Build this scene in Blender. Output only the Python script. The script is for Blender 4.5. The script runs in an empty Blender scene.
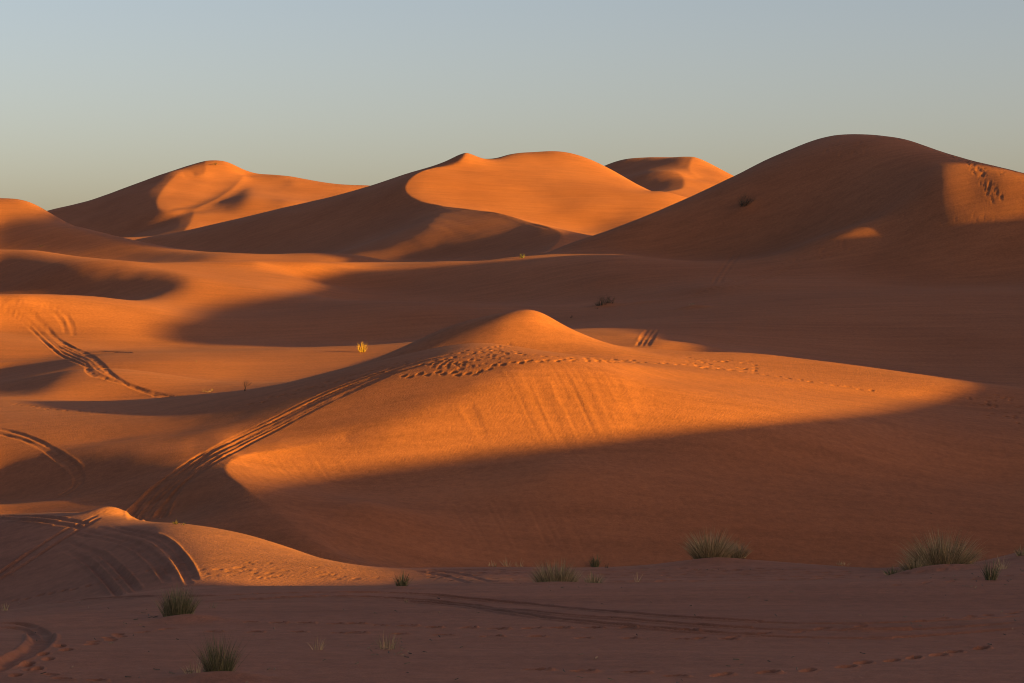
import bpy, math, random
import numpy as np

# ------------------------------------------------------------------ constants
F = 2310.0            # focal length in pixels (1024 px wide frame)
YH = 300.0            # image row of the horizon
SUN_AZ = math.radians(30)   # sun: from the right, 30 degrees behind the camera
SUN_EL = math.radians(7)
TE = math.tan(SUN_EL)
CP, SP = math.cos(SUN_AZ), math.sin(SUN_AZ)
CAMZ = 20.0           # camera height in the world, metres
random.seed(7)
rng = np.random.default_rng(7)

# ------------------------------------------------------------------ dune field
# ---- grid
NI=517; IC=258
V0=np.log(38.0); DV=0.012; NV=353
def px_of_i(i):
    a=np.asarray(i,float)-IC; b=np.maximum(np.abs(a)-226,0)
    return 512+2.5*a+np.sign(a)*(b*b*0.55+b*b*b*0.0062)
PX=px_of_i(np.arange(NI)); X=(PX-512)/F
V=V0+DV*np.arange(NV); D=np.exp(V)
# ---- curves  (px,py,D)
S=3.5e-4; G=2.5e-3; H=5e-3
C=[]
def c(name,pts,sig=G,crest=False): C.append((name,np.array(pts,float),sig,crest))
def hz(name,pts,sig=H): C.append((name,np.array([(p,YH-z*F/d,d) for p,d,z in pts],float),sig,False))
W0,W1=-900,1950
c('near',[(W0,720,38),(0,705,38),(1024,705,38),(W1,690,38)],1e-3)
c('f2',[(W0,690,44),(0,672,43),(400,672,43),(1024,672,43),(W1,660,44)],1e-3)
c('f3',[(W0,650,54),(0,632,54),(200,630,53),(512,628,53),(1024,618,54),(W1,600,54)],1e-3)
c('f4',[(W0,630,62),(0,619,64),(200,604,62),(512,605,62),(1024,592,64),(W1,570,64)],1e-3)
c('R0',[(W0,630,70),(-200,620,71),(0,611,72),(66,601,74),(133,593,75),(186,587,76),(260,587,76.5),(340,587.3,77),(395,587,78),(450,585,79),(522,584,80),(602,584,80),(684,585.5,80),(800,585,80),(870,580,82)],S,True)
c('R0r',[(870,580,82),(940,571,86),(1024,563,90),(1300,552,94)],G)
c('V0',[(W0,648,88),(0,628,88),(130,617,86),(200,606,85),(300,599,85),(395,592,86),(450,586,86),(600,586.5,85),(800,587,85)],2e-3)
c('G1',[(W0,620,102),(0,606,100),(100,592,96),(200,582,93),(300,584,93),(395,583,92),(450,580,91),(600,579,90),(800,578,88),(1000,565,94)],1.2e-3)
c('C1',[(W0,520,118),(-200,516,125),(0,514,121),(96,514,115),(133,519,112),(149,521.5,111),(179,523,109),(216,528,107),(249,535,106),(282,545,105),(332,561,104),(365,566,102.5),(392,568,101.5),(420,568,100.5),(522,567,100),(576,567.5,99),(643,565,98),(717,558,97.5),(750,559.6,97),(817,564.6,97),(883,568,96),(916,566,96.5),(983,561,98),(1024,551,100),(1200,535,105),(W1,530,110)],S,True)
c('V1',[(W0,540,130),(0,530,128),(200,540,124),(332,580,118),(500,588,116),(700,588,116),(1024,580,118),(W1,560,120)],3e-3)
c('B2',[(330,556,122),(420,562,126),(500,564,128),(700,562,130),(1000,557,133),(W1,550,135)],1.5e-3)
c('K2',[(380,428,148),(450,402,151),(540,380,153),(620,372,155)],1.5e-3)
c('m1',[(540,470,139),(700,470,142),(850,470,146),(1000,480,150)],2e-3)
c('m2',[(700,380,165),(850,395,170),(950,400,174)],2e-3)
c('m3',[(300,510,130),(380,500,132)],2.5e-3)
c('L2a',[(-200,450,158),(0,450,157),(100,447,152),(170,450,146)],2.5e-3)
c('L2b',[(-200,500,142),(0,502,142),(100,502,140),(200,508,133)],1.5e-3)
c('A2',[(30,403,188),(88,406,180),(132,411,171),(190,416,161),(240,420,156)],1.5e-3)
c('pk',[(530,345,177),(450,352,176),(380,372,176),(620,355,178)],2e-3)
c('C2',[(W0,385,215),(-200,392,210),(0,397.5,205),(50,400,205),(102,401,204),(176,397.5,203),(211,395,202),(249,391,201),(300,379.6,199),(340,369,197.5),(372,360,196),(409,344,194),(453,325,192),(478,318,191),(503.6,312.8,190),(520,310,189.3),(530.5,309,189),(544,313.5,189),(561,323.6,190),(584,335,191),(611,344,192),(645,348,193),(684,351,194),(750,353,194),(817,360.6,193),(883,369,191),(973,381,188),(1024,387,187),(1200,395,185),(W1,400,185)],S,True)
c('V2',[(W0,410,240),(0,412,240),(200,410,238),(300,402,236),(530,405,235),(800,420,235),(1024,430,235),(W1,430,235)],3e-3)
c('P0',[(W0,400,270),(0,397,262),(100,398,265),(200,394,262),(300,381,264),(400,378,270),(600,380,270),(800,390,272),(1024,397,270),(W1,395,270)],1.5e-3)
c('P1',[(0,378,290),(100,380,300),(200,375,310),(300,366,320)],2.5e-3)
c('P2',[(W0,360,350),(-200,360,350),(0,362,345),(59,357.6,345),(85,355,345),(140,352.5,346),(200,351,346),(250,349.5,346),(342,346.5,346),(400,343.5,346)],1.5e-3)
c('P3',[(W0,325,395),(-200,325,395),(0,325,392),(100,325,392),(180,327,392)],2.5e-3)
c('C3',[(W0,285,400),(-200,290,400),(0,294,402),(50,294,407),(101,297,417),(128,300,421)],S,True)
c('V3',[(W0,302,432),(0,305,430),(100,306,440)],2e-3)
c('P4',[(-200,282,480),(0,284,478),(60,284,468),(100,285,455),(160,289,440),(220,290,440),(286,291,445)],5e-3)
c('C4',[(W0,235,505),(-200,245,522),(10,249.5,518),(34,250,516),(67,255,511),(101,259.6,506),(145,262.5,497),(188.5,262,490),(236,260.6,492),(286,260.6,500),(337,262,505),(389,262,530),(426,262,527),(503,262,520),(520,259,518),(541,254.6,516),(570,243,516),(600,233,517),(640,218,520),(684,199.5,527),(733,176.5,538),(768,159,550),(790,149.5,553),(812,141,556),(832,135.5,560),(850,134.3,561),(866,134.5,558),(885,136,545),(906,139.5,530),(940,151,506),(970,160,488),(1000,167,474),(1024,173,464),(1200,215,440),(W1,230,530)],2.2e-4,True)
c('F6a',[(240,346.5,370),(342,344,372),(400,341,374),(480,336,350),(560,333,315),(600,336,303),(640,340,300),(700,343,310),(800,351,315),(900,365,308),(1000,378,296),(W1,390,290)],1.5e-3)
c('F6b',[(300,300,450),(389,300,455),(500,302,440),(600,298,420),(700,296,400),(800,300,375),(1000,320,345),(1400,330,340)],3e-3)
c('F6c',[(640,248,500),(700,250,492),(780,240,482),(850,233,462),(900,228,452),(960,222,444),(1060,220,436),(1300,240,430)],1e-3)
c('F6d',[(700,285,410),(800,290,400),(1000,290,385),(1300,290,385)],1.5e-3)
c('F6g',[(300,285,488),(389,283,485),(500,282,462),(600,278,442)],1.5e-3)

c('V4',[(W0,262,530),(0,262,560),(150,268,540),(250,266,530),(389,269,533),(500,268,545),(560,257,552),(600,245,560),(640,232,568),(684,214,575),(740,196,585),(850,170,600),(1024,205,560),(W1,260,560)],1.2e-3)
c('V4b',[(560,262,610),(640,245,620),(700,232,630),(850,200,650),(1024,225,620)],2e-3)
c('F5',[(-200,238,650),(0,237,645),(50,243,625),(100,252,600)],2e-3)
c('C5',[(W0,200,660),(-200,190,660),(0,198.6,690),(17,198.8,690),(30,202,689),(47,211,686),(67,222.6,680),(101,235,668),(135,243,650),(168,248,630),(209,252.7,608),(240,254.5,592),(270,254,576),(303,253,565),(345,253.5,560),(370,257,560),(389,261,560),(420,268,562)],S,True)
c('V5',[(W0,262,740),(0,258,740),(200,262,700),(300,264,670),(430,267,640),(500,264,645),(541,258,650),(620,240,665),(700,235,700),(850,240,720),(W1,265,720)],3e-3)
c('B7',[(389,262,725),(426,261,705),(503,260,675),(520,257,668),(545,253,668)],1.5e-3)

c('C7',[(W0,265,950),(0,262,950),(90,250,952),(138,239,955),(185,230.5,955),(236,219,952),(286,207,948),(342,194,942),(376,184,938),(409,173,932),(433,166,929),(453,158.6,926),(466.6,151,924),(473,155,924),(487,160,930),(510,154,938),(537,152,944),(557.5,151,946),(578,155,944),(604.6,166,936),(628,179,928),(655,193,916),(700,205,900),(800,230,890),(1024,250,880),(W1,262,880)],2.2e-4,True)
c('m7',[(300,228,880),(400,240,790)],4e-3)
c('m7b',[(520,190,870),(600,205,845),(640,215,825)],4e-3)
hz('V7',[(W0,1070,14),(0,1070,14),(300,1070,16),(600,1070,20),(W1,1070,14)],4e-3)
c('C8',[(W0,255,1450),(-200,245,1450),(0,226,1460),(49,210,1480),(84,202,1488),(135,184,1500),(168,172,1510),(190,165,1518),(205,161.5,1522),(214,159.6,1525),(225.6,160.5,1525),(238,167,1522),(249,172.5,1520),(268,174,1518),(286,175.5,1510),(310,180,1505),(342,184.5,1500),(372,185.5,1500),(450,205,1500),(540,210,1560),(575,183,1620),(606,165,1700),(631.5,157.8,1670),(652,155.2,1645),(668,158.5,1625),(684,158.6,1605),(694,157,1590),(710,164,1580),(733,175.6,1570),(800,205,1620),(1000,240,1600),(W1,260,1600)],S,True)
c('m8',[(100,235,1250),(180,232,1250),(194,211,1330),(165,192,1400)],3e-3)
hz('V8',[(W0,1950,5),(0,1950,10),(600,1950,10),(W1,1950,5)],1e-2)
hz('E',[(W0,2500,-5),(W1,2500,-5)],1e-2)
# ---- labels: polygons in image, (type, value b, weight)
P=[]
def lit(b,pts,w=1.): P.append(('eq',b,w,pts))
def dark(pts,b=-0.06,w=1.5): P.append(('le',b,w,pts))
def none(pts): P.append(('no',0,0,pts))
# far
dark([(49,205),(205,160),(204,174),(182,172),(167,184),(156,202),(162,212),(194,211),(184,231),(130,242)],-.03,4.)
lit(.27,[(205,158),(226,158),(250,172),(342,184),(380,186),(342,196),(184,232),(194,211),(170,213),(156,203),(167,184),(182,176),(204,174)],3.)
dark([(198,226-38),(218,177),(222,181),(207,190),(195,192),(183,190)],-.02,4.)
dark([(205,205),(235,190),(246,176),(256,178),(250,190),(246,205),(232,214),(222,209),(200,209)],-.02,4.)
dark([(280,183),(292,179),(296,186),(284,188)],.02,4.)
lit(.08,[(268,198),(282,196),(290,204),(272,208)],3.)
dark([(606,165),(652,153),(690,156),(688,168),(680,172),(684,188),(655,194),(628,180)],-.03,4.)
lit(.30,[(694,156),(733,176),(684,202),(655,193),(680,186),(684,178),(690,170),(689,164)],3.)
lit(.1,[(642,172),(662,169),(688,169),(694,177),(676,174),(660,175)],3.)
# L7
dark([(138,242),(300,203),(409,172),(466,150),(463,160),(453,165),(433,168),(416,174),(406,184),(405,194),(419,202),(436,207),(430,225),(415,236),(385,251),(330,252),(200,250)],-.05,2.)
dark([(385,252),(426,244),(460,240),(500,234),(537,229),(551,229),(561,234),(557,243),(541,255),(520,260),(503,262),(389,262)],-.05,2.)
lit(.07,[(389,250),(426,231),(438,211),(477,213),(503,217),(527,224),(540,228),(500,234),(460,240),(430,245)],2.5)
lit(.36,[(466,151),(473,155),(487,160),(510,154),(557,151),(578,155),(605,166),(655,193),(684,200),(640,218),(541,254),(557,243),(561,234),(551,228),(527,222),(503,214),(477,210),(443,206),(419,201),(406,194),(406,184),(416,174),(433,168),(453,165),(462,161)],2.5)
lit(.30,[(490,162),(515,154),(557,151),(578,155),(605,166),(655,193),(640,215),(560,205)],1.5)
none([(541,262),(541,247),(640,210),(684,192),(733,169),(733,182),(684,207),(640,226)])
dark([(400,262),(503,262),(541,256),(600,240),(690,224),(760,222),(780,236),(690,262),(541,272),(400,276)],-.04,1.5)
# L5
lit(.25,[(0,198),(17,198),(30,202),(47,211),(62,222),(30,216),(0,214)],2)
dark([(0,217),(40,220),(67,224),(101,236),(135,244),(168,249),(209,254),(252,256),(300,257),(335,262),(236,260),(145,262),(101,259),(67,254),(34,249),(0,249)],-.04)
lit(.07,[(260,255),(303,253),(345,253),(385,260),(337,262),(290,260)])
# L4 band, bowl
lit(.2,[(10,250),(34,250),(67,255),(101,259),(145,262),(101,268),(50,259)],1)
lit(.22,[(145,262),(188,262),(236,261),(286,261),(335,265),(316,280),(286,290),(252,297),(215,306),(188,317),(176,330),(180,342),(128,350),(85,352),(0,360),(0,296),(100,298),(128,301),(162,296),(188,287),(188,278),(168,272),(101,268)],1.2)
lit(.32,[(60,310),(170,300),(200,290),(230,290),(205,305),(180,318),(170,340),(100,340)],1.2)
dark([(0,251),(13,253),(50,260),(101,270),(168,273),(188,279),(187,287),(162,295),(128,300),(101,297),(50,294),(0,294)],-.06,3.0)
lit(.14,[(85,355),(200,350),(342,346),(405,343),(372,358),(300,379),(249,391),(176,397),(100,399),(50,398),(62,381),(82,366)],1)
lit(.24,[(110,365),(200,358),(260,362),(240,380),(180,388),(120,380)],1)
dark([(0,363),(59,358),(85,356),(82,366),(62,381),(50,397),(0,396)],-.03)
# P2 / L6 face: dark attached upper
dark([(541,256),(684,202),(812,143),(866,138),(925,150),(932,170),(945,215),(900,224),(820,226),(700,250),(600,275),(541,275)],-.05,.5)
dark([(190,322),(215,308),(252,298),(286,292),(316,283),(337,271),(389,268),(420,300),(400,338),(252,344),(202,343),(182,336)],.02,.35)
lit(.06,[(818,232),(840,226),(890,225),(894,230),(870,240),(830,243)],2)
lit(.2,[(936,167),(966,163),(982,200),(1020,215),(1020,220),(968,220),(950,200)],1.5)
lit(.26,[(994,169),(1024,176),(1024,207),(1007,196)],1.5)
lit(.07,[(570,325),(605,330),(650,336),(672,346),(640,347),(600,338)],1.5)
dark([(345,263),(389,261),(503,261),(541,254),(541,275),(600,275),(560,295),(420,295),(330,285)],-.03,1.0)
dark([(541,275),(700,245),(820,224),(818,236),(840,243),(870,243),(900,234),(900,226),(960,224),(1010,226),(1010,270),(800,290),(600,300),(440,298)],-.0,.15)
# L2
dark([(300,379),(372,360),(440,329),(527,309),(490,338),(440,362),(380,378),(300,405),(240,420),(210,425),(180,412),(110,404),(176,397),(249,390)],-.005,1.5)
dark([(40,401),(102,400.5),(176,396.5),(249,390),(300,379),(372,359.5),(440,330),(470,320),(478,324),(420,352),(372,370),(330,388),(260,406),(215,415),(190,412),(130,407)],-.01,1.2)
lit(.10,[(0,399),(60,402),(130,410),(190,417),(210,425),(145,433),(88,439),(0,448)],1.2)
dark([(0,452),(88,442),(146,436),(205,428),(215,440),(205,460),(165,500),(130,515),(0,512)],-.03,2.0)
lit(.11,[(260,425),(380,382),(440,364),(500,350),(520,365),(470,390),(400,415),(300,443),(235,455),(205,465)],4.)
lit(.20,[(530,312),(545,315),(584,336),(640,349),(760,354),(883,370),(960,382),(920,395),(800,385),(600,362),(520,352),(490,350)],1.)
lit(.34,[(228,468),(240,457),(300,447),(380,427),(450,402),(520,370),(600,368),(640,380),(600,440),(500,455),(400,470),(342,480),(300,530),(260,492)],1.2)
lit(.26,[(640,375),(800,385),(930,395),(880,440),(700,470),(600,480),(640,440)],1.)
lit(.04,[(195,455),(222,450),(240,450),(226,464),(224,474),(255,494),(200,494),(185,480)],2.)
lit(.28,[(300,532),(345,484),(500,460),(640,444),(880,412),(1000,400),(1020,540),(700,553),(500,560),(340,554)],.4)
dark([(192,436),(215,432),(236,446),(228,456),(222,466),(226,480),(200,480),(183,470)],.005,2.5)
# L1
lit(.20,[(200,530),(249,537),(332,563),(392,570),(392,586),(210,586),(205,560)],1.2)
dark([(0,515),(130,520),(165,523),(172,555),(165,585),(100,596),(0,606)],-.03,2.0)
lit(.11,[(0,620),(200,595),(600,592),(1024,575),(1024,683),(0,683)],.5)
# shadow-plane sample points (px,py) lit/shadow boundary to print S for

# kinks: (px,py,D,amp) radius(X units)
KN=[
 (.045,[(466.6,151.3,924,.2),(463,161,908,.24),(453,165,902,.22),(433,168,895,.22),(416,174,884,.24),(406,184,872,.26),(405.5,193,862,.26),(419.5,201,845,.24),(443,206,822,.24),(477,210,790,.24),(503,214,765,.24),(527,221.6,742,.25),(551,228,720,.26),(561,234,706,.26),(557.5,243,692,.26),(541,255,668,.26)]),
 (.04,[(350,566,119,.0),(300,530,124,.06),(262,501,130,.11),(238,482,135,.18),(226,470,139,.21),(231,461,142,.2),(250,454,144.5,.17),(300,446,147,.08),(345,438,148,.0)]),
 (.025,[(205,161,1523,.12),(205,173,1490,.15),(194,176,1480,.12),(180,173,1485,.12),(168,183,1440,.15),(157,201,1380,.16),(164,211,1345,.14),(193,211.5,1340,.12),(185,231,1270,.15),(180,236,1255,.15)]),
 (.012,[(246,177,1500,.0),(243,179,1488,.14),(231,190,1440,.16),(217,199,1390,.16),(201,206,1355,.14),(192,212,1338,.0)]),
 (.025,[(694,157,1590,.16),(689,169,1530,.16),(697,179,1490,.0)]),
 (.02,[(655,194,1400,.1),(675,190,1420,.14),(683,188,1440,.16),(684,180,1470,.16),(678,173,1500,.12),(655,171,1510,.05)]),
 (.03,[(-200,364,345,.1),(0,363,345,.1),(59,358,345,.1),(85,355,346,.09),(100,354,347,.0)]),
]
def kinkfield(Xg,Vg):
    """W increment at points (arrays)"""
    out=np.zeros(np.broadcast(Xg,Vg).shape);dmin=np.full(out.shape,9.)
    for r,pts in KN:
        best=np.full(out.shape,9.);amp=np.zeros(out.shape)
        # densify with catmull-rom
        q=np.array([((p-512)/F,np.log(d),a) for p,y,d,a in pts]);q=np.vstack([2*q[0]-q[1],q,2*q[-1]-q[-2]]);dn=[]
        for i in range(1,len(q)-2):
            for t in np.arange(0,1,.125):
                a,b,c_,d=q[i-1:i+3];dn.append(.5*((2*b)+(c_-a)*t+(2*a-5*b+4*c_-d)*t*t+(3*b-a-3*c_+d)*t**3))
        dn.append(q[-2]);dn=np.array(dn)
        x0,x1=dn[:,0].min()-6*r,dn[:,0].max()+6*r;v0,v1=dn[:,1].min()-6*r,dn[:,1].max()+6*r
        m=(Xg>x0)&(Xg<x1)&(Vg>v0)&(Vg<v1)
        xs,vs=np.broadcast_to(Xg,out.shape)[m],np.broadcast_to(Vg,out.shape)[m]
        bd=np.full(xs.shape,9.);ba=np.zeros(xs.shape);bw=np.zeros(xs.shape)
        for i in range(len(dn)-1):
            p0,p1=dn[i],dn[i+1];dx,dv=p1[0]-p0[0],p1[1]-p0[1];L2=dx*dx+dv*dv+1e-12
            t=np.clip(((xs-p0[0])*dx+(vs-p0[1])*dv)/L2,0,1)
            d=np.hypot(xs-p0[0]-t*dx,vs-p0[1]-t*dv);bd=np.minimum(bd,d)
            wt=np.sqrt(L2)/(d*d+1e-6)**2;ba+=wt*(p0[2]+(p1[2]-p0[2])*t);bw+=wt
        ba=np.maximum(ba/np.maximum(bw,1e-30),0)
        e=.0005
        out[m]+=ba*r*np.exp(-np.sqrt(bd*bd+e*e)/r);o=dmin[m];dmin[m]=np.minimum(o,np.where(ba>0.02,bd,9))
    return out,dmin

def pchip(x,y,q):
    x=np.asarray(x,float);h=np.diff(x);d=np.diff(y)/h;m=np.zeros(len(x))
    for i in range(1,len(x)-1):
        m[i]=(d[i-1]*h[i]+d[i]*h[i-1])/(h[i-1]+h[i])
    m[0]=d[0];m[-1]=d[-1]
    k=np.clip(np.searchsorted(x,q)-1,0,len(x)-2);t=(q-x[k])/h[k]
    return ((1+2*t)*(1-t)**2)*y[k]+t*(1-t)**2*h[k]*m[k]+t*t*(3-2*t)*y[k+1]+t*t*(t-1)*h[k]*m[k+1]
def inpoly(pts,xx,yy):
    pts=np.array(pts,float);r=np.zeros(xx.shape,bool);n=len(pts);j=n-1
    for i in range(n):
        xi,yi=pts[i];xj,yj=pts[j]
        if yi!=yj:
            cnd=((yi>yy)!=(yj>yy))&(xx<(xj-xi)*(yy-yi)/(yj-yi)+xi); r^=cnd
        j=i
    return r
def raster():
    yy,xx=np.mgrid[0:683,0:1024]+.5
    L=np.zeros((683,1024),int)
    for k,(t,b,w,pts) in enumerate(P): L[inpoly(pts,xx,yy)]=k+1
    M=L.copy()
    for dy in (-2,0,2):
        for dx in (-2,0,2): M[np.roll(np.roll(L,dy,0),dx,1)!=L]=0
    return M
def X_of(q): return (q-512)/F
class LS:
    def __init__(s): s.r=[]
    def add(s,idx,co,rhs,w):
        idx=np.asarray(idx);co=np.asarray(co,float)
        w=np.broadcast_to(w,(len(idx),))
        s.r.append((idx,co*w[:,None],np.asarray(rhs)*w))
    def pack(s):
        K=max(r[0].shape[1] for r in s.r)
        I=[];A=[];B=[]
        for i,a,b in s.r:
            p=K-i.shape[1]
            I.append(np.pad(i,((0,0),(0,p))));A.append(np.pad(a,((0,0),(0,p))));B.append(b)
        s.I=np.concatenate(I);s.A=np.concatenate(A);s.B=np.concatenate(B)
    def solve(s,x,n,it):
        s.pack();I,A,B=s.I,s.A,s.B;If=I.ravel()
        T=lambda r:np.bincount(If,(A*r[:,None]).ravel(),minlength=n)
        diag=np.bincount(If,(A*A).ravel(),minlength=n)+1e-9+s.bd
        op=lambda x:T((A*x[I]).sum(1))+s.bend(x)
        r=T(B)-op(x);z=r/diag;p=z.copy();rz=r@z
        for k in range(it):
            q=op(p);al=rz/(p@q);x=x+al*p;r=r-al*q
            z=r/diag;n2=r@z;p=z+(n2/rz)*p;rz=n2
            if n2<1e-12:break
        return x
def run(sx,sv,W,outer,its,lab,lam,slw,curv=None):
    ii=np.arange(0,NI,sx);vv=np.arange(0,NV,sv);nx,nv=len(ii),len(vv)
    px=PX[ii];x_=X[ii];v_=V[vv];dx=np.gradient(x_);dv=DV*sv
    n=nx*nv;id_=np.arange(n).reshape(nx,nv)
    XX=np.repeat(x_[:,None],nv,1)
    if W is None: W=np.full((nx,nv),-0.05)
    base=LS();KF,KD=kinkfield(x_[:,None],v_[None,:]);KFf=KF.ravel()
    area=(dx*dv)[:,None]*np.ones((1,nv));a0=np.median(area)
    sa=np.sqrt(area)
    h1=(x_[1:-1]-x_[:-2])[:,None];h2=(x_[2:]-x_[1:-1])[:,None]
    q1=lam*sa[1:-1];c1,c2,c3=q1*2/(h1*(h1+h2)),-q1*2/(h1*h2),q1*2/(h2*(h1+h2))
    q2=lam*sa[:,1:-1]/dv**2
    q3=lam*1.4*sa[:-1,:-1]/(np.diff(x_)*dv)[:,None]
    def bend(x):
        w=x.reshape(nx,nv);o=np.zeros((nx,nv))
        r=c1*w[:-2]+c2*w[1:-1]+c3*w[2:]
        o[:-2]+=c1*r;o[1:-1]+=c2*r;o[2:]+=c3*r
        r=q2*q2*(w[:,:-2]-2*w[:,1:-1]+w[:,2:])
        o[:,:-2]+=r;o[:,1:-1]-=2*r;o[:,2:]+=r
        r=q3*q3*(w[:-1,:-1]-w[1:,:-1]-w[:-1,1:]+w[1:,1:])
        o[:-1,:-1]+=r;o[1:,:-1]-=r;o[:-1,1:]-=r;o[1:,1:]+=r
        return o.ravel()
    bd=np.zeros((nx,nv));bd[:-2]+=c1**2;bd[1:-1]+=c2**2;bd[2:]+=c3**2
    bd[:,:-2]+=q2**2;bd[:,1:-1]+=4*q2**2;bd[:,2:]+=q2**2
    e=q3**2;bd[:-1,:-1]+=e;bd[1:,:-1]+=e;bd[:-1,1:]+=e;bd[1:,1:]+=e
    base.bend=bend;base.bd=bd.ravel()
    # curves
    CC=list(C)+[('kn',np.array([p[:3] for p in pts],float),5e-4,False) for r,pts in KN]
    def bk(idx,co): return (co*KFf[idx]).sum(1)
    for name,pts,sig,crest in CC:
        lo,hi=pts[:,0].min(),pts[:,0].max()
        mono=np.all(np.diff(pts[:,0])>0)
        if mono:
            sel=np.where((px>=lo)&(px<=hi))[0]
            q=px[sel];py=pchip(pts[:,0],pts[:,1],q);vq=np.log(pchip(pts[:,0],pts[:,2],q));gi=sel.astype(float)
        else:
            t=np.r_[0,np.cumsum(np.hypot(np.diff(pts[:,0]),np.diff(pts[:,1])))];tt=np.arange(0,t[-1],2.5*sx)
            q=pchip(t,pts[:,0],tt);py=pchip(t,pts[:,1],tt);vq=np.log(pchip(t,pts[:,2],tt));gi=np.interp(q,px,np.arange(nx))
        if len(q)==0:continue
        g=(vq-v_[0])/dv;j=np.clip(np.floor(g).astype(int),0,nv-2);f=g-j
        i0=np.clip(np.floor(gi).astype(int),0,nx-2);fx=gi-i0
        idx=np.stack([id_[i0,j],id_[i0,j+1],id_[i0+1,j],id_[i0+1,j+1]],-1)
        co=np.stack([(1-fx)*(1-f),(1-fx)*f,fx*(1-f),fx*f],-1)
        outw=np.where((q<-20)|(q>1044),.4,1.)*np.sqrt(sx*.5)
        base.add(idx,co,(YH-py)/F-(bk(idx,co) if name!='kn' else kinkfield(X_of(q),vq)[0]),outw/sig*0.01)
        if crest:
            co=np.stack([-(1-fx),(1-fx),-fx,fx],-1)/dv
            base.add(idx,co,-bk(idx,co),outw*0.01/0.012)
            vq2=vq+0.032;g=(vq2-v_[0])/dv;j=np.clip(np.floor(g).astype(int),0,nv-2);f=g-j
            idx=np.stack([id_[i0,j],id_[i0,j+1],id_[i0+1,j],id_[i0+1,j+1]],-1)
            co=np.stack([(1-fx)*(1-f),(1-fx)*f,fx*(1-f),fx*f],-1)
            base.add(idx,co,(YH-py)/F-0.0024-bk(idx,co),outw/1.5e-3*0.01)
    x=W.ravel().copy()
    for o_ in range(outer):
        ls=LS();ls.r=list(base.r);ls.bend,ls.bd=base.bend,base.bd
        if o_>0 or sx<8:
            Wm=x.reshape(nx,nv)+KF
            run_=np.maximum.accumulate(Wm,1);vis=Wm>=np.concatenate([np.full((nx,1),-9),run_[:,:-1]],1)
            py=YH-F*Wm;pxx=np.repeat(px[:,None],nv,1)
            ok=vis&(pxx>=0)&(pxx<1024)&(py>=0)&(py<683)
            l=np.zeros((nx,nv),int);l[ok]=lab[py[ok].astype(int),pxx[ok].astype(int)]
            WX=np.gradient(Wm,x_,axis=0);WV=np.gradient(Wm,dv,axis=1)
            b=TE-(CP*WX-SP*(Wm+WV-XX*WX))
            for k,(ty,bb,w,_) in enumerate(P):
                m=(l==k+1);m[0]=m[-1]=False;m[:,0]=m[:,-1]=False;m&=(KD>max(.0011*sx,.005)*1.1)
                if ty=='le': m&=(b>bb)
                if ty=='no' or not m.any():continue
                I,J=np.where(m)
                cx=CP+SP*x_[I];ddx=x_[I+1]-x_[I-1]
                idx=np.stack([id_[I+1,J],id_[I-1,J],id_[I,J+1],id_[I,J-1],id_[I,J]],-1)
                co=np.stack([cx/ddx,-cx/ddx,-SP/(2*dv)*np.ones(len(I)),SP/(2*dv)*np.ones(len(I)),-SP*np.ones(len(I))],-1)
                ls.add(idx,co,np.full(len(I),TE-bb)-bk(idx,co),w*slw*np.sqrt(sx*sv*.5))
        x=ls.solve(x,n,its)
    return x.reshape(nx,nv),ii,vv
def up(W,ii,vv,ii2,vv2):
    A=np.stack([np.interp(ii2,ii,W[:,k]) for k in range(W.shape[1])],1)
    return np.stack([np.interp(vv2,vv,A[k]) for k in range(A.shape[0])],0)
STAGES = ((8,4,4,500),(4,2,4,500),(2,2,4,400),(1,1,3,300))
STAGES = ((8,4,4,500),(4,2,4,500),(2,2,4,400),(1,1,3,300))
def dune_field():
    lab = raster()
    W, a, b = run(16, 8, None, 6, 600, lab, 0.03, 0.032)
    for s, s2, o, it in STAGES:
        W = up(W, a, b, np.arange(0, NI, s), np.arange(0, NV, s2))
        W, a, b = run(s, s2, W, o, it, lab, 0.03, 0.032)
    return W

WG = dune_field()

def bs(f):
    """cubic B-spline weights"""
    return ((1 - f) ** 3 / 6, (3 * f ** 3 - 6 * f * f + 4) / 6, (-3 * f ** 3 + 3 * f * f + 3 * f + 1) / 6, f ** 3 / 6)

def interp_axis(A, q):
    n = A.shape[0]
    i = np.clip(np.floor(q).astype(int), 0, n - 2)
    f = q - i
    w = bs(f)
    return sum(w[k].reshape((-1,) + (1,) * (A.ndim - 1)) * A[np.clip(i + k - 1, 0, n - 1)] for k in range(4))

def noise2(x, y, seed, sx, sy):
    """smooth value noise, vectorised"""
    g = np.random.default_rng(seed).random((256, 256))
    u, v = x / sx, y / sy
    i, j = np.floor(u).astype(int), np.floor(v).astype(int)
    a, b = u - i, v - j
    a, b = a * a * (3 - 2 * a), b * b * (3 - 2 * b)
    i &= 255; j &= 255
    i1, j1 = (i + 1) & 255, (j + 1) & 255
    return (g[i, j] * (1 - a) + g[i1, j] * a) * (1 - b) + (g[i, j1] * (1 - a) + g[i1, j1] * a) * b - .5

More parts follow.
